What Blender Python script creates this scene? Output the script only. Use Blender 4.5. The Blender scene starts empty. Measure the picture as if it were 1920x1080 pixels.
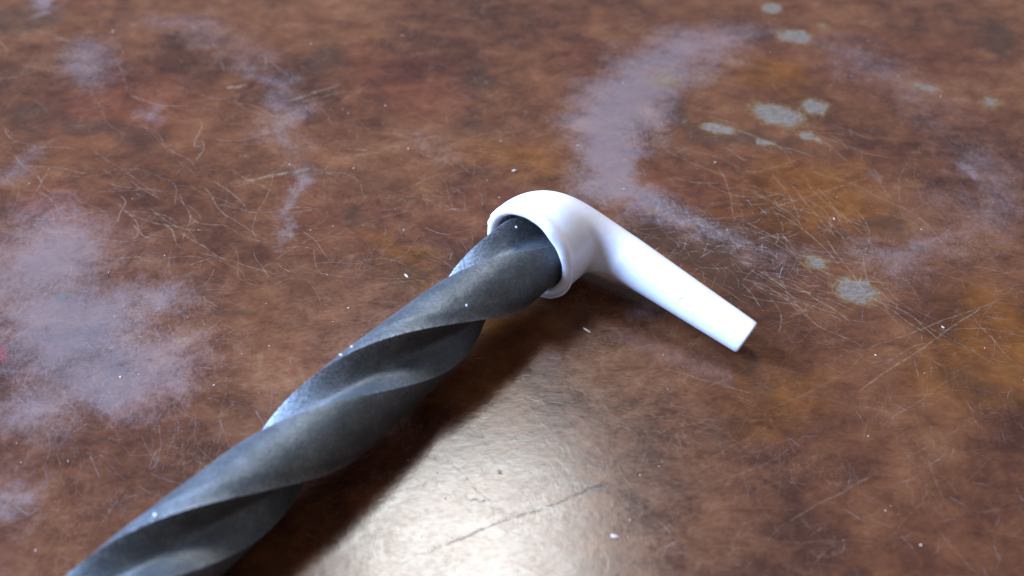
import bpy, bmesh, math, random
import numpy as np
from mathutils import Vector, Matrix
random.seed(7)
S = bpy.context.scene
COL = S.collection

# ------------------------------------------------------------------ camera
FPX, PITCH, DIST = 2200.0, math.radians(43), 0.22      # focal length in photo pixels (1920 wide)
cam_d = bpy.data.cameras.new('camera')
cam = bpy.data.objects.new('camera', cam_d); COL.objects.link(cam)
CAM = Vector((0, -DIST*math.cos(PITCH), DIST*math.sin(PITCH)))
cam.location = CAM
cam.rotation_euler = (math.pi/2 - PITCH, 0, 0)
cam_d.sensor_width = 36.0
cam_d.lens = 36.0*FPX/1920
cam_d.clip_start = 0.005; cam_d.clip_end = 20
cam_d.dof.use_dof = True
cam_d.dof.focus_distance = 0.214
cam_d.dof.aperture_fstop = 14.5
S.camera = cam

# ------------------------------------------------------------------ world, lamps, exposure
W = bpy.data.worlds.new('World'); S.world = W; W.use_nodes = True
bg = W.node_tree.nodes['Background']
bg.inputs['Color'].default_value = (0.82, 0.85, 1.0, 1)
bg.inputs['Strength'].default_value = 0.32

def area(name, azim, elev, dist, sx, sy, power, col, target=(0, 0, 0.005)):
    """azim: degrees clockwise from straight ahead of the camera"""
    L = bpy.data.lights.new(name, 'AREA'); L.shape = 'RECTANGLE'
    L.size, L.size_y, L.energy, L.color = sx, sy, power, col
    o = bpy.data.objects.new(name, L); COL.objects.link(o)
    a, e = math.radians(azim), math.radians(elev)
    t = Vector(target)
    o.location = t + dist*Vector((math.sin(a)*math.cos(e), math.cos(a)*math.cos(e), math.sin(e)))
    o.rotation_euler = (t - o.location).to_track_quat('-Z', 'Y').to_euler()
    return o
area('ceiling_lamp', -4.5, 56.5, 1.4, 0.29, 0.27, 9.6, (0.97, 1.0, 0.98), (-0.005, -0.049, 0))
area('window_light', -80, 33, 1.5, 1.15, 0.9, 134, (0.33, 0.53, 1.0))

S.view_settings.view_transform = 'Standard'
S.view_settings.look = 'None'
S.view_settings.exposure = 0.40
S.view_settings.gamma = 1.0
S.view_settings.use_curve_mapping = False

# ------------------------------------------------------------------ helpers
FW = Vector((0, math.cos(PITCH), -math.sin(PITCH))); UP = Vector((0, math.sin(PITCH), math.cos(PITCH)))
def at(x, y, z=0.0):
    """photo pixel -> point on the level z (the table top is z = 0)"""
    d = FW + Vector((1, 0, 0))*((x-960)/FPX) - UP*((y-540)/FPX)
    return CAM + d*((z-CAM.z)/d.z)

def obj(name, me, mat, parent=None):
    o = bpy.data.objects.new(name, me); COL.objects.link(o)
    if mat: me.materials.append(mat)
    if parent: o.parent = parent
    return o
def mesh(name, v, f, smooth=True, sharp=None):
    me = bpy.data.meshes.new(name); me.from_pydata([tuple(p) for p in v], [], f); me.update()
    bm = bmesh.new(); bm.from_mesh(me); bmesh.ops.recalc_face_normals(bm, faces=bm.faces); bm.to_mesh(me); bm.free()
    if smooth:
        me.polygons.foreach_set('use_smooth', [True]*len(me.polygons))
        if sharp: me.set_sharp_from_angle(angle=math.radians(sharp))
    me.update(); return me
def thing(name, label, cat, loc, group=None):
    o = bpy.data.objects.new(name, None); COL.objects.link(o); o.location = loc
    o.empty_display_size = 0.01
    o['label'] = label; o['category'] = cat
    if group: o['group'] = group
    return o

_rs = np.random.RandomState(SEED := 11)
_perm = np.tile(_rs.permutation(256), 2); _ga = _rs.uniform(0, 2*math.pi, 256)
def pnoise(x, y, off=0):
    """plain 2-D gradient noise, about -.7 .. .7, the same on every run"""
    x, y = np.asarray(x, float), np.asarray(y, float)
    xi, yi = np.floor(x).astype(int), np.floor(y).astype(int); fx, fy = x-xi, y-yi
    u, v = fx*fx*fx*(fx*(fx*6-15)+10), fy*fy*fy*(fy*(fy*6-15)+10)
    def g_(i, j):
        a = _ga[_perm[(_perm[(xi+i+int(off)*17) & 255]+yi+j+int(off)*29) & 255]]
        return np.cos(a)*(fx-i) + np.sin(a)*(fy-j)
    return (g_(0, 0)*(1-u)+g_(1, 0)*u)*(1-v) + (g_(0, 1)*(1-u)+g_(1, 1)*u)*v

class G:
    """small node-graph writer"""
    def __init__(s, name):
        s.m = bpy.data.materials.new(name); s.m.use_nodes = True
        s.t = s.m.node_tree; s.n = s.t.nodes; s.l = s.t.links
        s.b = s.n['Principled BSDF']; s.out = s.n['Material Output']
    def put(s, sock, v):
        if isinstance(v, bpy.types.NodeSocket): s.l.new(v, sock)
        elif v is not None: sock.default_value = v
    def new(s, t, **k):
        n = s.n.new(t)
        for a, b in k.items(): setattr(n, a, b)
        return n
    def math(s, op, a, b=None, c=None, clamp=False):
        n = s.new('ShaderNodeMath', operation=op, use_clamp=clamp)
        for i, v in enumerate((a, b, c)): s.put(n.inputs[i], v)
        return n.outputs[0]
    def vec(s, op, a, b=None, scale=None):
        n = s.new('ShaderNodeVectorMath', operation=op)
        s.put(n.inputs[0], a); s.put(n.inputs[1], b)
        if scale is not None: s.put(n.inputs['Scale'], scale)
        return n.outputs['Value'] if op in ('LENGTH', 'DOT_PRODUCT', 'DISTANCE') else n.outputs['Vector']
    def noise(s, v, scale, detail=4, rough=.55, dist=0.0, color=False, lac=2.0):
        n = s.new('ShaderNodeTexNoise'); s.put(n.inputs['Vector'], v)
        n.inputs['Scale'].default_value = scale; n.inputs['Detail'].default_value = detail
        n.inputs['Roughness'].default_value = rough; n.inputs['Distortion'].default_value = dist
        n.inputs['Lacunarity'].default_value = lac
        return n.outputs['Color' if color else 'Fac']
    def voro(s, v, scale, feature='F1', out='Distance', rnd=1.0):
        n = s.new('ShaderNodeTexVoronoi', feature=feature); s.put(n.inputs['Vector'], v)
        n.inputs['Scale'].default_value = scale; n.inputs['Randomness'].default_value = rnd
        return n.outputs[out]
    def ramp(s, f, stops, interp='LINEAR'):
        n = s.new('ShaderNodeValToRGB'); s.put(n.inputs[0], f); r = n.color_ramp; r.interpolation = interp
        while len(r.elements) < len(stops): r.elements.new(0.5)
        for e, (p, c) in zip(r.elements, stops):
            e.position = p; e.color = (c, c, c, 1) if isinstance(c, (int, float)) else (*c, 1)
        return n.outputs[0]
    def rng(s, f, a, b, c=0.0, d=1.0, smooth=True):
        n = s.new('ShaderNodeMapRange', interpolation_type='SMOOTHSTEP' if smooth else 'LINEAR')
        s.put(n.inputs['Value'], f)
        for k, v in zip(('From Min', 'From Max', 'To Min', 'To Max'), (a, b, c, d)): s.put(n.inputs[k], v)
        return n.outputs[0]
    def mix(s, f, a, b, mode='MIX'):
        n = s.new('ShaderNodeMix', data_type='RGBA', blend_type=mode)
        s.put(n.inputs[0], f); 
        for i, v in ((6, a), (7, b)):
            s.put(n.inputs[i], (*v, 1) if isinstance(v, tuple) and len(v) == 3 else v)
        return n.outputs[2]
    def mapping(s, v, loc=(0, 0, 0), rot=(0, 0, 0), scale=(1, 1, 1), kind='POINT'):
        n = s.new('ShaderNodeMapping', vector_type=kind); s.put(n.inputs[0], v)
        n.inputs['Location'].default_value = loc; n.inputs['Rotation'].default_value = rot; n.inputs['Scale'].default_value = scale
        return n.outputs[0]
    def bump(s, h, strength, dist, normal=None):
        n = s.new('ShaderNodeBump'); s.put(n.inputs['Height'], h)
        n.inputs['Strength'].default_value = strength; n.inputs['Distance'].default_value = dist
        if normal: s.put(n.inputs['Normal'], normal)
        return n.outputs[0]

# ------------------------------------------------------------------ table top: stained, lacquered, worn
RING = [(1250, 405, 3.0, .7), (1190, 372, 6, .9), (1150, 325, 9, 1.1), (1140, 265, 11, 1.15), (1150, 215, 11, 1.1), (1180, 165, 10, 1.0), (1240, 118, 9, .85), (1310, 85, 8, .75), (1380, 66, 6, .5), (1450, 62, 5, .3),
        (1530, 74, 5, .3), (1600, 105, 6, .36), (1670, 140, 6.5, .4), (1740, 182, 6, .3), (1800, 235, 6, .12), (1840, 295, 6, .35), (1862, 350, 8, .42), (1850, 400, 8, .4), (1800, 440, 7, .2), (1740, 465, 6, .45),
        (1680, 482, 5.5, .5), (1600, 505, 4, .1), (1480, 490, 4, .3), (1400, 468, 4, .5), (1320, 440, 3.5, .7), (1250, 405, 3, .7)]
RING2 = [(280, 36, 6, .35), (380, 52, 6, .4), (450, 90, 4, .2), (505, 150, 4, .5), (545, 220, 5, .5), (556, 290, 3, .2), (545, 345, 2.6, .6), (522, 400, 2.4, .65), (490, 460, 2, .2)]
def table_material():
    g = G('worn_lacquered_wood')
    co = g.new('ShaderNodeTexCoord').outputs['Object']
    flat = g.vec('SCALE', co, scale=1000.0)                               # millimetres
    def attr(n): return g.new('ShaderNodeAttribute', attribute_name=n).outputs['Fac']
    def field(items, wide=True):
        """items: (x0,y0,x1,y1, half width mm, strength): ellipses between two photo pixels laid on the table;
        sampled per vertex, so the stain keeps its place and shape on the wood"""
        name = 'stain_%d' % len(FIELDS); FIELDS.append((name, items, wide)); return attr(name)
    nA, nD, nM = attr('mottle'), attr('mottle_b'), attr('mottle_c')
    nB = g.noise(g.mapping(flat, (40, 9, 0), (0, 0, .5), (1, 1.35, 1)), .16, 7, .70, .5)
    nC = g.noise(g.mapping(flat, (3, 77, 0), (0, 0, -.6), (1, 1.8, 1)), .8, 6, .76, .4)
    wob = g.vec('ADD', flat, g.vec('SCALE', g.vec('SUBTRACT', g.noise(flat, .5, 2, .6, color=True), (.5, .5, .5)), scale=2.2))
    # --- ground colour: several sizes of mottling
    mixn = g.math('ADD', g.math('MULTIPLY', nA, .46), g.math('ADD', g.math('MULTIPLY', nB, .42), g.math('MULTIPLY', nC, .20)))
    base = g.ramp(mixn, [(.34, (.024, .0095, .006)), (.46, (.054, .0190, .0088)), (.54, (.086, .0300, .0120)), (.63, (.122, .0455, .0165)), (.76, (.19, .085, .036))])
    redf = g.rng(field([(40, 150, 420, 260, 24, 1), (200, 380, 20, 420, 14, .9), (620, 60, 900, 250, 16, .9), (100, 750, 500, 700, 14, .6), (1000, 60, 1150, 130, 14, .7)]), .0, .7, 0, .75)
    base = g.mix(g.math('MAXIMUM', g.rng(nD, .52, .70, 0, .25), g.math('MULTIPLY', redf, .7)), base, g.mix(1.0, base, (1.22, .92, 1.02), 'MULTIPLY'))
    orf = g.rng(field([(1300, 420, 1700, 330, 20, 1), (1780, 800, 1900, 520, 16, 1), (1300, 800, 1600, 700, 12, .7), (1350, 130, 1560, 150, 11, .8), (850, 260, 1100, 330, 10, .6), (650, 420, 850, 560, 8, .9), (850, 640, 1060, 610, 5, .7)]), .0, .7, 0, .85)
    base = g.mix(orf, base, g.mix(1.0, base, (1.32, 1.20, .55), 'MULTIPLY'))
    # olive-dark worn smudges
    dk = g.rng(field([(480, 315, 660, 350, 5, 1), (1230, 235, 1560, 285, 5, 1.1), (860, 195, 930, 230, 4, .9), (640, 400, 720, 440, 4, .8), (20, 60, 60, 10, 12, 1.1),
                      (1600, 420, 1700, 400, 6, .7), (560, 90, 640, 140, 9, .9), (1120, 420, 1500, 560, 8, 1.1), (840, 130, 950, 180, 6, .8), (60, 190, 330, 310, 5, .8),
                      (1300, 760, 1340, 860, 6, .5), (1820, 60, 1920, 90, 10, .8), (380, 560, 440, 610, 4, .7), (30, 260, 90, 200, 8, .7), (1250, 170, 1280, 290, 4, .7), (1400, 730, 1460, 700, 5, .5), (1820, 640, 1860, 800, 7, .5)]), .0, .6, 0, .68)
    dk = g.math('MULTIPLY', dk, g.rng(nC, .35, .65, .5, 1.0))
    base = g.mix(dk, base, (.032, .019, .011))

    # --- whitish haze of bloomed lacquer; the left patch also has window sheen painted in
    hz = field([RING, RING2, (-120, 500, 240, 500, 22, 1.3), (-90, 620, 360, 620, 22, 1.3), (0, 690, 470, 690, 14, 1.15), (180, 590, 400, 540, 9, .9), (-60, 780, 220, 740, 11, .9),
                (1660, 470, 1740, 460, 5, .9), (1790, 322, 1835, 312, 5, 1.0),
                (240, 215, 320, 220, 7, .7), (90, 130, 230, 110, 14, .7), (-40, 420, 330, 480, 14, .55), (60, 10, 110, 20, 5, 1.2), (1140, 555, 1250, 610, 4, .6), (780, 290, 860, 250, 8, .3), (0, 930, 60, 900, 8, .6), (-30, 300, 60, 330, 12, .6),
                (1620, 340, 1660, 350, 3, .6), (1130, 395, 1290, 440, 4.0, .7)])
    grain = g.noise(g.mapping(wob, (9, 5, 0), (0, 0, 1.15), (1, .55, 1)), 1.3, 7, .82, .3)
    hz = g.math('ADD', hz, g.math('MULTIPLY', g.math('SUBTRACT', g.math('ADD', g.math('MULTIPLY', nB, .35), g.math('MULTIPLY', grain, 1.0)), .675), 1.9))
    haze = g.rng(hz, -.05, 1.05, 0, .38)
    base = g.mix(haze, base, (.235, .197, .180))

    # --- chips through the lacquer: grey core, ochre rim
    ch = field([(1395, 198, 1522, 234, 5.4, 1), (1503, 185, 1550, 217, 4.0, 1), (1296, 234, 1394, 248, 2.3, 1), (1450, 66, 1532, 70, 4.2, 1), (1425, 8, 1470, 22, 3.6, 1),
                (1410, 262, 1457, 274, 2.0, .9), (1555, 525, 1655, 565, 4.6, 1), (1497, 478, 1562, 507, 3.0, .6), (1700, 155, 1770, 172, 2.0, .9), (1835, 180, 1880, 205, 3.5, .55),
                (1215, 148, 1280, 154, 4.5, .42), (1490, 250, 1547, 268, 1.3, .9), (1530, 52, 1560, 48, 3.0, .45), (1210, 392, 1245, 404, 1.0, .5), (1495, 250, 1535, 256, 1.0, .8)], False)
    chn = g.math('ADD', ch, g.math('MULTIPLY', g.math('SUBTRACT', g.noise(flat, 1.1, 3, .7), .5), .75))
    rim = g.rng(chn, .0, .30); core = g.rng(chn, .26, .38)
    base = g.mix(g.math('MULTIPLY', rim, .6), base, (.15, .092, .030))
    base = g.mix(g.math('MULTIPLY', core, .80), base, g.mix(g.rng(nC, .35, .65), (.080, .060, .040), (.170, .142, .110)))

    # --- fine scuffing: pale hair-lines and pits in the material itself
    cr1 = g.voro(g.mapping(wob, rot=(0, 0, .6), scale=(1, .30, 1)), .75, 'DISTANCE_TO_EDGE')
    cr2 = g.voro(g.mapping(wob, rot=(0, 0, -.5), scale=(.28, 1, 1)), .55, 'DISTANCE_TO_EDGE')
    l1 = g.math('MULTIPLY', g.rng(cr1, .0, .045, 1, 0), g.rng(nM, .50, .66))
    l2 = g.math('MULTIPLY', g.rng(cr2, .0, .04, 1, 0), g.rng(nM, .50, .34))
    lines = g.math('MULTIPLY', g.math('MAXIMUM', l1, l2), .30)
    base = g.mix(lines, base, (.19, .112, .062))
    # speckle inside the ring stain
    sp = field([(1150, 350, 1500, 500, 7, 1.2), (1200, 320, 1250, 180, 9, .9), (1560, 430, 1750, 560, 8, .7), (150, 560, 350, 650, 14, .8)])
    pit = g.math('MULTIPLY', g.rng(g.noise(wob, 2.1, 3, .75, 1.2), .57, .70), g.rng(sp, 0, .8, 0, .75))
    base = g.mix(pit, base, (.33, .28, .235))
    # a red and a green trace of paint in the bloomed lacquer
    base = g.mix(g.rng(field([(0, 640, 12, 690, 1.0, 1)], False), .1, .5, 0, .6), base, (.20, .05, .055))
    base = g.mix(g.math('MULTIPLY', g.rng(field([(95, 555, 135, 560, 1.6, 1), (160, 523, 180, 524, 1.0, 1)], False), .0, .6, 0, .7), g.rng(grain, .4, .6)), base, (.05, .11, .085))

    g.put(g.b.inputs['Base Color'], g.mix(1.0, base, (.87, .795, .80), 'MULTIPLY'))
    rough = g.math('ADD', g.math('ADD', g.math('MULTIPLY_ADD', nC, .26, -.04), g.math('MULTIPLY', nB, .20)), g.math('ADD', g.math('MULTIPLY', haze, .28), g.math('MULTIPLY', core, .3)), clamp=True)
    g.put(g.b.inputs['Roughness'], rough)
    g.b.inputs['Specular IOR Level'].default_value = .27
    # relief: orange peel of the lacquer and fine scuffs
    cell = g.voro(wob, .55)
    h = g.math('ADD', g.math('MULTIPLY', cell, .07), g.math('SUBTRACT', g.math('MULTIPLY', g.noise(flat, .4, 5, .82), .15), g.math('MULTIPLY', lines, .10)))
    g.put(g.b.inputs['Normal'], g.bump(h, .11, .001))
    return g.m

FIELDS = []
def table():
    mat = table_material()
    def axis(lo, hi, a, b, step):
        k = [lo, lo+.003] + [lo + (a-lo)*i/5 for i in range(1, 5)]
        n = int(round((b-a)/step)); k += [a + step*i for i in range(n+1)]
        return k + [b + (hi-b)*i/5 for i in range(1, 5)] + [hi-.003, hi]
    X = axis(-.55, .55, -.190, .190, .0008); Y = axis(-.42, .52, -.075, .195, .0008)
    nx, ny = len(X), len(Y)
    v = [(x, y, 0 if 0 < i < nx-1 and 0 < j < ny-1 else -.003) for j, y in enumerate(Y) for i, x in enumerate(X)]
    f = [(j*nx+i, j*nx+i+1, (j+1)*nx+i+1, (j+1)*nx+i) for j in range(ny-1) for i in range(nx-1)]
    rim = [i for i in range(nx)] + [j*nx+nx-1 for j in range(1, ny)] + [(ny-1)*nx+i for i in range(nx-2, -1, -1)] + [j*nx for j in range(ny-2, 0, -1)]
    b = len(v); v += [(v[r][0], v[r][1], -.024) for r in rim]
    for i in range(len(rim)): f.append((rim[i], b+i, b+(i+1) % len(rim), rim[(i+1) % len(rim)]))
    f.append(tuple(range(b+len(rim)-1, b-1, -1)))
    me = bpy.data.meshes.new('table_top'); me.from_pydata(v, [], f); me.update()
    P = np.array(v)[:, :2]*1000
    def fbm(scale, octs, rough, off):
        out = np.zeros((len(v), 2)); amp, tot = 1.0, 0.0
        for o in range(octs):
            q = P*scale*2**o
            out += amp*1.5*np.stack([pnoise(q[:, 0], q[:, 1], off+o*7), pnoise(q[:, 0], q[:, 1], off+o*7+100)], 1); tot += amp; amp *= rough
        return out/tot
    wide_w = P + fbm(.05, 3, .6, 1.0)*9; wide_w += fbm(.35, 2, .6, 4.0)*2.6
    tight_w = P + fbm(.5, 2, .6, 9.0)*1.5
    for name, sc, off, oc in (('mottle', .035, 3.0, 5), ('mottle_b', .02, 21.0, 3), ('mottle_c', .05, 45.0, 3)):
        q = P + fbm(.05, 1, 1, off+60)*8
        val = np.full(len(v), .5)
        for o in range(oc): val += .30*.66**o*pnoise(q[:, 0]*sc*2**o, q[:, 1]*sc*2**o, off+o)
        A = me.attributes.new(name, 'FLOAT', 'POINT'); A.data.foreach_set('value', val.astype(np.float32))
    for name, items, wide in FIELDS:
        q = wide_w if wide else tight_w; tot = np.full(len(v), -1.0)
        for it in items:
            if isinstance(it, list):                                     # a band: points with half width and strength
                for (x0, y0, w0, s0), (x1, y1, w1, s1) in zip(it, it[1:]):
                    a, d = at(x0, y0)*1000, (at(x1, y1)-at(x0, y0))*1000; L2 = d.x*d.x+d.y*d.y
                    dx, dy = q[:, 0]-a.x, q[:, 1]-a.y; t = np.clip((dx*d.x+dy*d.y)/L2, 0, 1)
                    r = np.hypot(dx-t*d.x, dy-t*d.y)/((w0+(w1-w0)*t)*1.35)
                    tot = np.maximum(tot, (s0+(s1-s0)*t)*1.15*(1-r))
                continue
            x0, y0, x1, y1, hw, st = it
            a, c2 = at(x0, y0)*1000, at(x1, y1)*1000
            c, d = (a+c2)/2, c2-a; L = max(d.length/2, hw*.6); d.normalize()
            dx, dy = q[:, 0]-c.x, q[:, 1]-c.y
            r = np.hypot((dx*d.x+dy*d.y)/L, (dy*d.x-dx*d.y)/hw)
            tot = np.maximum(tot, st*(1-r))
        A = me.attributes.new(name, 'FLOAT', 'POINT'); A.data.foreach_set('value', tot.astype(np.float32))
    o = obj('table_top', me, mat); o['kind'] = 'structure'
    o['label'] = 'worn brown lacquered table top with scratches and a pale cup ring'
    return o
TABLE = table()

# scratches: fine wiggly ribbons lying on the lacquer
def scratch_material(name, col):
    g = G(name)
    at_ = g.new('ShaderNodeAttribute', attribute_name='tint')
    mm = g.vec('SCALE', g.new('ShaderNodeTexCoord').outputs['Object'], scale=1000.0)
    br = g.rng(g.noise(mm, .7, 5, .7), .36, .60, .12, 1.0)
    a = g.math('MULTIPLY', g.math('MULTIPLY', at_.outputs['Fac'], .7), br, clamp=True)
    g.b.inputs['Base Color'].default_value = (*col, 1); g.b.inputs['Roughness'].default_value = .55
    g.put(g.b.inputs['Alpha'], a)
    return g.m

class Ribbons:
    def __init__(s): s.v, s.f, s.t = [], [], []
    def add(s, pts, w, tint, z):
        n = len(pts); b = len(s.v)
        for i, p in enumerate(pts):
            d = (pts[min(i+1, n-1)] - pts[max(i-1, 0)]); d.z = 0
            if d.length < 1e-9: d = Vector((1, 0, 0))
            d.normalize(); q = Vector((-d.y, d.x, 0))
            k = w*.40*min(1, .15 + 2.2*math.sin(math.pi*(i+.3)/(n-.4)))*random.uniform(.55, 1.25)
            s.v += [(p.x+q.x*k, p.y+q.y*k, z), (p.x-q.x*k, p.y-q.y*k, z)]
            s.t += [tint*random.uniform(.6, 1.0)]*2
        for i in range(n-1): s.f.append((b+2*i, b+2*i+1, b+2*i+3, b+2*i+2))
    def build(s, name, mat, parent):
        me = bpy.data.meshes.new(name); me.from_pydata(s.v, [], s.f)
        A = me.attributes.new('tint', 'FLOAT', 'POINT'); A.data.foreach_set('value', s.t); me.update()
        o = obj(name, me, mat, parent); o['kind'] = 'stuff'; return o

def wiggle(p, heading, length, curl, step=.0007):
    """random walk on the table from p"""
    n = max(4, int(length/step)); pts = [p.copy()]; h = heading; dh = 0.0
    for i in range(n):
        dh = dh*.80 + random.gauss(0, curl*.55); h += dh - (h-heading)*.06
        p = p + Vector((math.cos(h), math.sin(h), 0))*step; pts.append(p.copy())
    return pts
def heading_px(x, y, dx, dy):
    a, b = at(x, y), at(x+dx, y+dy); return math.atan2(b.y-a.y, b.x-a.x)
MM = .001
tan = Ribbons(); pale = Ribbons(); dark = Ribbons()
zc = [8e-6]
def znext():
    zc[0] += 6e-9; return zc[0]
def family(R, box, n, d, spread, lmin, lmax, wmin, wmax, tmin, tmax, curl):
    x0, y0, x1, y1 = box
    for _ in range(n):
        x, y = random.uniform(x0, x1), random.uniform(y0, y1)
        h = heading_px(x, y, *d) + random.gauss(0, spread)
        R.add(wiggle(at(x, y), h, random.uniform(lmin, lmax)*MM, curl), random.uniform(wmin, wmax)*MM, random.uniform(tmin, tmax), znext())
# wandering hair scratches, upper left; sweeping down to the right
family(tan, (-40, 40, 560, 480), 70, (1, .55), .35, 6, 26, .14, .34, .25, .62, .10)
family(tan, (380, 230, 900, 560), 70, (1, .35), .6, 4, 20, .10, .24, .2, .55, .13)
family(tan, (200, 330, 420, 420), 14, (1, .7), .2, 8, 18, .25, .50, .3, .6, .12)
# inside and below the ring
family(tan, (1240, 300, 1640, 440), 36, (1, .7), .3, 8, 26, .14, .32, .3, .65, .08)
family(tan, (1220, 200, 1560, 280), 18, (1, .35), .15, 6, 20, .15, .5, .3, .6, .08)
family(tan, (1130, 380, 1560, 540), 90, (1, .5), .6, 3, 14, .10, .22, .25, .6, .14)
family(tan, (1380, 500, 1640, 560), 30, (1, .45), .25, 6, 20, .12, .35, .3, .6, .08)
family(tan, (1600, 380, 1900, 700), 40, (1, -.6), .9, 4, 22, .10, .24, .2, .5, .06)
# straight long scores
def score(x0, y0, x1, y1, w, t, R=tan, wob=.12):
    a, b = at(x0, y0), at(x1, y1); n = 40; q = (b-a).normalized().cross(Vector((0, 0, 1))); ph = random.uniform(0, 9)
    pts = [a.lerp(b, i/n) + q*MM*wob*(math.sin(i*.31+ph)+.4*math.sin(i*1.3)) for i in range(n+1)]
    R.add(pts, w*MM, t, znext())
for s in [(1600, 740, 1850, 570, .35, .45), (1625, 655, 1880, 560, .4, .35), (1480, 975, 1640, 890, .3, .4), (1640, 890, 1920, 740, .18, .2), (1650, 800, 1800, 700, .22, .3),
          (960, 560, 1250, 520, .1, .2), (1430, 395, 1640, 330, .25, .45), (1440, 390, 1560, 360, .2, .4), (1820, 590, 1900, 680, .3, .5), (1700, 590, 1880, 690, .25, .35),
          (430, 345, 590, 315, 1.0, .42), (460, 340, 560, 318, .7, .4), (540, 190, 640, 158, .9, .5), (560, 193, 650, 170, .4, .4), (640, 190, 700, 155, .4, .35),
          (425, 165, 462, 160, 1.3, .75), (470, 515, 600, 435, .22, .4), (480, 440, 620, 438, .18, .4), (1330, 860, 1440, 800, .2, .2), (560, 270, 600, 280, .3, .5),
          (1200, 800, 1420, 1000, .2, .12), (1060, 750, 1300, 860, .3, .14), (980, 590, 1120, 640, .15, .12), (1240, 690, 1420, 740, .4, .25), (1130, 690, 1270, 750, .25, .25)]:
    score(*s)
for s in [(820, 1025, 1175, 893, .55, .42), (740, 1060, 830, 1022, .3, .3), (830, 850, 920, 945, .22, .5), (880, 935, 912, 942, .3, .6), (870, 925, 890, 950, .2, .5), (790, 850, 830, 870, .2, .4), (935, 880, 940, 890, .4, .5),
          (1040, 800, 1100, 930, .2, .2), (990, 740, 1005, 775, .2, .3)]:
    score(*s[:4], s[4]*1.2, s[5]*1.6, R=dark, wob=.2)
# short scuffs everywhere, thicker in the hazy patch on the left
family(pale, (-20, 520, 430, 780), 300, (.3, 1), .5, .8, 5, .08, .18, .08, .28, .12)
family(pale, (60, 640, 520, 960), 60, (.6, 1), .4, 2, 12, .10, .22, .1, .28, .10)
family(pale, (0, 0, 1920, 1080), 420, (1, .2), 1.4, .8, 5, .06, .16, .15, .5, .12)
family(pale, (1050, 100, 1300, 400), 90, (1, .2), 1.2, .8, 5, .06, .18, .2, .5, .14)
family(pale, (1180, 370, 1500, 520), 130, (1, .3), 1.0, .6, 4, .07, .2, .3, .7, .2)
family(tan, (0, 0, 1920, 1080), 260, (1, -.3), 1.2, 2, 12, .06, .16, .12, .4, .06)
family(tan, (1300, 620, 1920, 1080), 60, (1, -.5), .5, 3, 14, .08, .2, .1, .3, .05)
family(tan, (640, 0, 1200, 360), 60, (1, .3), .8, 2, 9, .1, .3, .15, .4, .08)
family(dark, (760, 780, 1160, 1080), 46, (1, -.1), .9, 2, 10, .06, .16, .25, .7, .05)
family(tan, (600, 560, 1500, 1080), 70, (1, -.4), .5, 6, 30, .06, .14, .15, .4, .02)
tan.build('scratches', scratch_material('scratch_tan', (.33, .21, .12)), TABLE)
pale.build('scuffs', scratch_material('scuff_pale', (.40, .34, .31)), TABLE)
dark.build('dark_scores', scratch_material('score_dark', (.03, .022, .018)), TABLE)

# ------------------------------------------------------------------ the axis shared by drill bit and socket
RB = .00726                                    # bit radius
RC, BORE = .0096, .0077                        # socket outside / bore radius
c0 = at(986.7, 475.7, RC)                          # centre of the socket mouth
far = at(285, 1080, RB)
AX = (c0 - far); AXH = Vector((AX.x, AX.y, 0)).normalized()
b0 = c0 - Vector((0, 0, BORE-RB))              # the bit sits in the bottom of the bore
bit_near = b0 - AXH*.150; bit_near.z = RB
AXB = (b0 - bit_near).normalized()
E1 = Vector((AXH.y, -AXH.x, 0)); E2 = Vector((0, 0, 1))

# ------------------------------------------------------------------ drill bit
def steel_material():
    g = G('black_oxide_steel')
    co = g.new('ShaderNodeTexCoord').outputs['Object']; mm = g.vec('SCALE', co, scale=1000.0)
    a = g.noise(mm, .22, 5, .6, .2); b = g.noise(mm, 2.2, 6, .8)
    wear = g.new('ShaderNodeAttribute', attribute_name='wear').outputs['Fac']
    col = g.ramp(g.math('ADD', g.math('MULTIPLY', a, .35), g.math('MULTIPLY', b, .65)), [(.36, (.036, .0375, .037)), (.50, (.070, .072, .069)), (.64, (.135, .136, .128))])
    wf = g.math('MULTIPLY', wear, g.rng(b, .42, .62, .1, 1.0))
    col = g.mix(g.math('MULTIPLY', wf, .7), col, (.27, .27, .265))
    dots = g.rng(g.voro(mm, 1.25), .05, .13, 1, 0)
    dots = g.math('MULTIPLY', dots, g.rng(g.noise(mm, .5, 3), .52, .62))
    col = g.mix(g.math('MULTIPLY', dots, .55), col, (.45, .44, .42))
    g.put(g.b.inputs['Base Color'], col)
    g.b.inputs['Metallic'].default_value = .50
    g.put(g.b.inputs['Roughness'], g.math('MULTIPLY_ADD', b, .16, .36))
    h = g.math('ADD', g.math('MULTIPLY', b, .4), g.math('MULTIPLY', g.noise(mm, .8, 4, .6), .6))
    g.put(g.b.inputs['Normal'], g.bump(g.math('ADD', h, g.math('MULTIPLY', dots, .5)), .35, .0006))
    return g.m
STEEL = steel_material()

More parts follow.
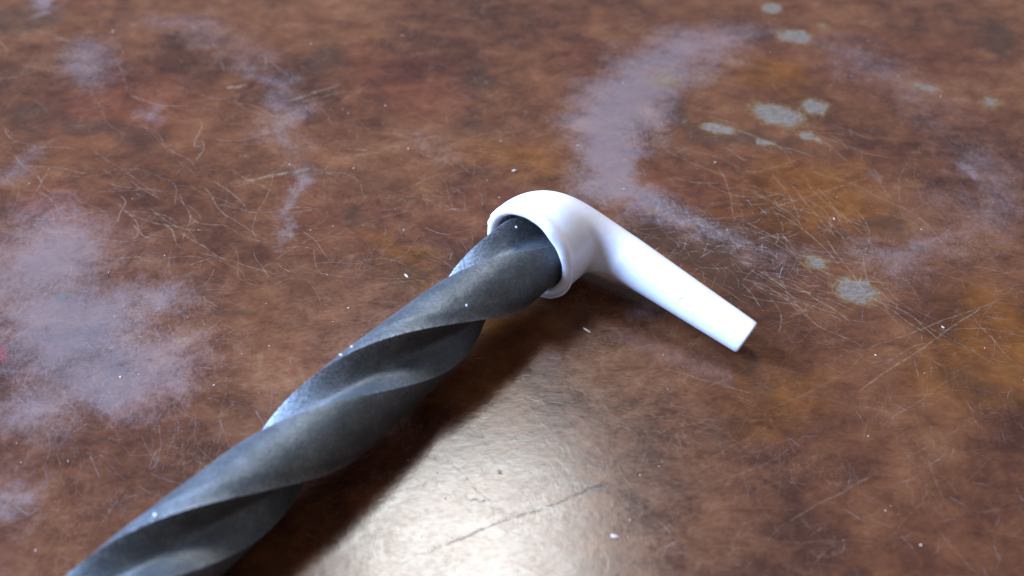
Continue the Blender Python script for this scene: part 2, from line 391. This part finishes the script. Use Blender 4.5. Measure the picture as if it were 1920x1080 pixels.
# half profile: (angle from the cutting lip in degrees, radius / R, wear): steep wall under the lip, broad floor rising to the heel
def half_profile():
    out = [(0, 1.0, 1), (1.0, .93, .5), (3, .79, .1), (6.5, .65, 0), (12, .52, 0), (19, .44, 0), (27, .40, 0), (36, .395, 0), (44, .415, 0), (52, .46, 0), (60, .53, 0), (66, .605, 0), (72, .71, 0), (77, .825, 0), (80, .905, .25)]
    out += [(82, .909, .1), (90, .922, 0), (100, .938, 0), (110, .953, 0), (120, .967, 0), (130, .980, 0), (140, .991, 0), (149, 1.001, 0), (155, 1.006, .25), (158, 1.003, .3), (164, .996, 0), (171, .993, .1), (177, .996, .6)]
    return out
PROF = half_profile()
LEAD = 2*.0436
def bit():
    root = thing('drill_bit', 'dark grey spiral fluted steel drill bit pushed into white plastic elbow', 'drill bit', Vector((b0.x, b0.y, 0)) - AXH*.04)
    inv = Matrix.Translation(-root.location)
    v, f, wr = [], [], []
    s0, s1, n = -.0060, .112, 400
    m = len(PROF)*2
    for i in range(n+1):
        s = s0 + (s1-s0)*i/n                    # distance back from the socket mouth
        c = inv @ (b0 - AXB*s)
        fade = min(1, max(0, (s-.098)/.012)); fade = fade*fade*(3-2*fade)   # flutes run out into the shank
        for k, (ph, r, w) in enumerate(PROF*2):
            p = ph + (180 if k >= len(PROF) else 0)
            th = math.radians(PHASE - p) + 2*math.pi*s/LEAD
            rr = RB*(r + (1-r)*fade)
            if w > .3: rr -= RB*.012*max(0, 1.4*float(pnoise(s*900, k*3.7)))      # nicked edges
            v.append(c + E1*rr*math.cos(th) + E2*rr*math.sin(th)); wr.append(w*(1-fade))
        if i:
            o = (i-1)*m
            for k in range(m): f.append((o+k, o+(k+1) % m, o+m+(k+1) % m, o+m+k))
    f.append(tuple(range(m))); f.append(tuple(range(n*m, n*m+m)))
    me = mesh('fluted_body', v, f, True, 24)
    A = me.attributes.new('wear', 'FLOAT', 'POINT'); A.data.foreach_set('value', wr)
    obj('fluted_body', me, STEEL, root)
    v, f = [], []; N = 64; prof = [(.1115, .0), (.1115, .97), (.149, .97), (.15, .9), (.15, 0)]
    for s, r in prof:
        c = inv @ (b0 - AXB*s)
        for k in range(N):
            a = 2*math.pi*k/N; rr = max(r, .02)*RB
            v.append(c + E1*rr*math.cos(a) + E2*rr*math.sin(a))
    for i in range(len(prof)-1):
        for k in range(N): f.append((i*N+k, i*N+(k+1) % N, (i+1)*N+(k+1) % N, (i+1)*N+k))
    obj('shank', mesh('shank', v, f, True, 40), STEEL, root)
    return root
PHASE = -56.0      # turns the flutes to where the photo shows them at the socket mouth
BIT = bit()

# ------------------------------------------------------------------ white plastic elbow
def plastic_material():
    g = G('white_plastic')
    co = g.new('ShaderNodeTexCoord').outputs['Object']; mm = g.vec('SCALE', co, scale=1000.0)
    n = g.noise(mm, .25, 4, .6)
    g.put(g.b.inputs['Base Color'], g.ramp(n, [(.3, (.68, .645, .645)), (.7, (.75, .715, .715))]))
    g.b.inputs['Roughness'].default_value = .34
    g.b.inputs['Subsurface Weight'].default_value = .35
    g.b.inputs['Subsurface Radius'].default_value = (1, .8, .85)
    g.b.inputs['Subsurface Scale'].default_value = .0022
    g.put(g.b.inputs['Normal'], g.bump(g.noise(mm, .9, 4, .6), .12, .0004))
    return g.m
PLASTIC = plastic_material()
def grime_material():
    g = G('dark_grime'); g.b.inputs['Base Color'].default_value = (.13, .12, .11, 1); g.b.inputs['Roughness'].default_value = .7
    return g.m
GRIME = grime_material()
def elbow():
    root = thing('plastic_elbow', 'white plastic elbow with a socket mouth and slim tapering stem', 'plastic elbow', Vector((c0.x, c0.y, 0)) + AXH*.01)
    inv = -root.location
    end = at(1398.4, 632, .0040)                  # centre of the stem's end
    # plane of the elbow: A along the socket, B across it towards the stem
    nrm = AXH.cross(end - c0).normalized(); B = nrm.cross(AXH).normalized()
    def to3(p): return c0 + AXH*p[0] + B*p[1]
    ex, ey = (end-c0).dot(AXH), (end-c0).dot(B)
    def bez(p0, p1, p2, p3, n): return [tuple((1-u)**3*a + 3*u*(1-u)**2*b + 3*u*u*(1-u)*c + u**3*d for a, b, c, d in zip(p0, p1, p2, p3)) for u in (i/n for i in range(n))]
    def line(p, q, n): return [tuple(a+(b-a)*i/n for a, b in zip(p, q)) for i in range(n)]
    sx, sy = STEM                                # centre of the stem where the bend ends
    dx, dy = ex-sx, ey-sy; Ls = math.hypot(dx, dy); dx, dy = dx/Ls, dy/Ls
    ox, oy = (-dy, dx) if -dy > 0 else (dy, -dx) # outer side of the stem (away from the mouth)
    RS, RE = STEM_R
    n1, n2, n3 = 8, 36, 46
    so, si = (sx+ox*RS, sy+oy*RS), (sx-ox*RS, sy-oy*RS)
    eo, ei = (ex+ox*RE, ey+oy*RE), (ex-ox*RE, ey-oy*RE)
    k1, k2 = OUT_K; j1, j2 = IN_K
    outer = line((0, -RC), (OUT_A, -RC), n1) + bez((OUT_A, -RC), (OUT_A+k1, -RC), (so[0]-dx*k2, so[1]-dy*k2), so, n2) + line(so, eo, n3) + [eo]
    inner = line((0, RC), (IN_A, RC), n1) + bez((IN_A, RC), (IN_A+j1, RC), (si[0]-dx*j2, si[1]-dy*j2), si, n2) + line(si, ei, n3) + [ei]
    path, ss, rads = [], [0.0], []
    for o_, i_ in zip(outer, inner):
        po, pi = to3(o_), to3(i_); u = (po-pi); rads.append(u.length/2); u.normalize()
        path.append(((po+pi)/2, -u.cross(nrm)))
    if path[0][1].dot(AXH) < 0: path = [(q, -d) for q, d in path]
    for i in range(1, len(path)): ss.append(ss[-1] + (path[i][0]-path[i-1][0]).length)
    tot = ss[-1]
    def radius(s):
        for i in range(len(ss)-1):
            if s <= ss[i+1]: return rads[i] + (rads[i+1]-rads[i])*(s-ss[i])/max(1e-9, ss[i+1]-ss[i])
        return rads[-1]
    N = 72; v, f = [], []
    rings = []
    tocam = (Vector((-.0, -.7, .7))).normalized()
    def ring(c, d, r, wob=0.0, slant=0.0):
        e1 = nrm*(1 if nrm.z > 0 else -1); e2 = d.cross(e1)
        b = len(v)
        for k in range(N):
            a = 2*math.pi*k/N
            o = wob*1.4*float(pnoise(math.cos(a)*2.3, math.sin(a)*2.3 + len(rings)*.15)) 
            rv = e1*r*math.cos(a) + e2*r*math.sin(a)
            v.append(c + inv + rv + d*(slant*.20*rv.dot(tocam) - o))      # the stem's end is cut a little askew
        rings.append(b)
    # bore, from its floor out to the mouth
    for s, r, wob in ((.0066, .0006, 0), (.0066, BORE*.6, 0), (.0066, BORE-.0003, 0), (.0062, BORE-.0001, 0), (.0045, BORE, 0), (.003, BORE, 0), (.0010, BORE, .0001), (.0003, BORE+.0002, .0002), (-.0001, BORE+.0006, .0003), (-.00015, RC-.0008, .0003), (.0001, RC-.0004, .0003), (.0006, RC+.00005, .0002), (.0012, RC+.00012, .0001), (.0017, RC+.00002, .0001), (.0021, RC-.00010, 0), (.0027, RC-.00002, 0)):
        ring(c0 + AXH*s, AXH, r, wob)
    for (q, d), s in zip(path[1:], ss[1:]):
        if s < .0033: continue
        r = radius(s)
        if abs(s/tot-.745) < .004: r -= .00003          # moulding line on the stem
        ring(q, d, r, 0, max(0, (s-tot+.006)/.006))
    d = path[-1][1]; q = path[-1][0]; r = radius(tot)
    for ds, k in ((.00012, .985), (.00028, .93), (.00034, .80), (.00036, .4), (.00036, .02)): ring(q + d*ds, d, r*k, 0, 1)
    for a, b in zip(rings, rings[1:]):
        for k in range(N): f.append((a+k, a+(k+1) % N, b+(k+1) % N, b+k))
    obj('body', mesh('body', v, f, True, 60), PLASTIC, root)
    # ragged moulding flash along the lower rim
    def flash(a0, a1, s, h, thick, seed):
        v, f = [], []; n = 22
        for i in range(n+1):
            u = i/n; a = math.radians(a0 + (a1-a0)*u)
            hh = h*math.sin(math.pi*u)**.6*(.75 + .5*1.4*float(pnoise(u*5, seed+.4)))
            dr = E1*math.cos(a) + E2*math.sin(a)
            for rr, sz in ((RC-.0009, 0), (RC+hh*.45, -hh), (RC+hh*.5+thick, -hh*.8), (RC-.0002, thick*2.2)):
                v.append(c0 + inv + dr*rr + AXH*(s+sz))
        for i in range(n):
            for k in range(4): f.append((i*4+k, i*4+(k+1) % 4, i*4+4+(k+1) % 4, i*4+4+k))
        f += [(0, 1, 2, 3), (n*4, n*4+1, n*4+2, n*4+3)]
        obj('rim_flash', mesh('rim_flash', v, f, True, 50), PLASTIC, root)
    flash(-84, -4, .0010, .0005, .0003, 3)
    flash(150, 182, .0012, .0004, .00015, 8)
    # tiny grime marks on the stem
    def mark(u, ang, l, w):
        i = min(range(len(ss)), key=lambda j: abs(ss[j]/tot-u)); q, d = path[i]; r = radius(ss[i]) + .00002
        e1 = nrm*(1 if nrm.z > 0 else -1); e2 = d.cross(e1)
        v, f = [], []; n = 8
        for j in range(n+1):
            t = j/n; a = math.radians(ang + (t-.5)*l); ww = w*math.sin(math.pi*(t*.9+.05))*random.uniform(.5, 1)
            x = .0003*math.sin(t*5+u*9)
            for sg in (-1, 1): v.append(q + inv + d*(x+sg*ww*.5) + (e1*math.cos(a)+e2*math.sin(a))*r)
            if j: b = (j-1)*2; f.append((b, b+1, b+3, b+2))
        obj('grime_mark', mesh('grime_mark', v, f), GRIME, root)
    mark(.80, -62, 22, .00016); mark(.745, 48, 26, .00014); mark(.83, -66, 10, .00020); mark(.70, -88, 9, .0002)
    return root
STEM = (.01222, .01404); STEM_R = (.00425, .0032)
OUT_A, OUT_K = .00193, (.01376, .00744)
IN_A, IN_K = .00728, (.00202, .0009)
ELBOW = elbow()

# ------------------------------------------------------------------ crumbs and flakes
def crumb_material(name, col):
    g = G(name); g.b.inputs['Base Color'].default_value = (*col, 1); g.b.inputs['Roughness'].default_value = .6
    return g.m
CR_W = crumb_material('white_swarf', (.66, .62, .60)); CR_T = crumb_material('tan_crumb', (.42, .30, .21))
def lump(seed, l, w, h):
    """faceted irregular grain, long axis x, sitting on z=0"""
    rnd = random.Random(seed); v, f = [], []; n = 7
    rows = [(0, .75), (.45, 1.0), (.85, .62)]
    for zz, k in rows:
        for i in range(n):
            a = 2*math.pi*i/n; j = rnd.uniform(.7, 1.15)
            v.append((l*.5*k*j*math.cos(a), w*.5*k*j*math.sin(a), h*zz))
    v.append((0, 0, h))
    for r in range(2):
        for i in range(n): f.append((r*n+i, r*n+(i+1) % n, (r+1)*n+(i+1) % n, (r+1)*n+i))
    for i in range(n): f.append((2*n+i, 2*n+(i+1) % n, 3*n))
    f.append(tuple(range(n-1, -1, -1)))
    return v, f
def crumb(name, label, px, py, l, w, h, rot, mat, seed, cat='flake', loc=None):
    v, f = lump(seed, l*MM, w*MM, h*MM)
    o = obj(name, mesh(name, v, f, False), mat); o.location = loc if loc is not None else at(px, py)
    o.rotation_euler.z = rot; o['label'] = label; o['category'] = cat
    return o
crumb('plastic_flake', 'white sliver lying in front of the elbow between bit and stem', 1100, 620, 2.0, .5, .3, -.75, CR_W, 1)
crumb('crumb', 'tan crumb on the table just left of the fluted bit near the socket', 762, 518, 1.5, .5, .3, -.9, CR_T, 2, 'crumb')
crumb('crumb', 'pale crumb on the table behind the round shoulder of the elbow', 965, 321, 1.2, .6, .4, .2, CR_T, 3, 'crumb')
crumb('crumb', 'pale grain in the glossy bright reflection beside the bit', 1152, 1007, 1.5, .8, .3, -.4, CR_T, 5, 'crumb')
# swarf caught on the bit: found where the line of sight meets the steel
from mathutils.bvhtree import BVHTree
bpy.context.view_layer.update()
body = next(o for o in BIT.children if o.name.startswith('fluted'))
tree = BVHTree.FromPolygons([body.matrix_world @ v.co for v in body.data.vertices], [tuple(p.vertices) for p in body.data.polygons])
def on_bit(px, py):
    d = (at(px, py) - CAM).normalized(); h = tree.ray_cast(CAM, d)
    return (h[0] if h[0] is not None else at(px, py, RB)) - d*.00005
for px, py, l, w, lab in ((640, 667, .8, .45, 'white grain of swarf on the cutting edge halfway along the bit'),
                          (660, 652, .6, .4, 'small white grain on the cutting edge next to a bigger grain'),
                          (968, 427, .6, .4, 'white grain of swarf in the flute inside the socket mouth'),
                          (292, 967, .8, .5, 'pale grain of swarf on the bit far from the socket'),
                          (875, 574, .45, .35, 'pale grain of swarf on the land just outside the socket')):
    crumb('swarf_grain', lab, 0, 0, l, w, .4, random.uniform(0, 3), CR_W, int(px), 'swarf', on_bit(px, py))
specks = ([], [])
def speck(p, sz, seed):
    v, f = lump(seed, sz*random.uniform(.8, 1.6), sz*random.uniform(.5, .9), sz*.35)
    a = random.uniform(0, 6.28); ca, sa = math.cos(a), math.sin(a); b = len(specks[0])
    specks[0].extend([(p.x+x*ca-y*sa, p.y+x*sa+y*ca, p.z+z) for x, y, z in v]); specks[1].extend([tuple(i+b for i in q) for q in f])
for i in range(150):
    p = at(random.uniform(-20, 1940), random.uniform(-20, 1100)); speck(p, (.12+.45*random.random()**3)*MM, i)
for i in range(30):
    p = at(random.uniform(200, 760), random.uniform(200, 720)); speck(p, (.12+.3*random.random()**2)*MM, 500+i)
o = obj('dust_specks', mesh('dust_specks', *specks, False), CR_T); o['kind'] = 'stuff'
o['label'] = 'tiny pale dust specks scattered over the brown table'; o['category'] = 'dust'
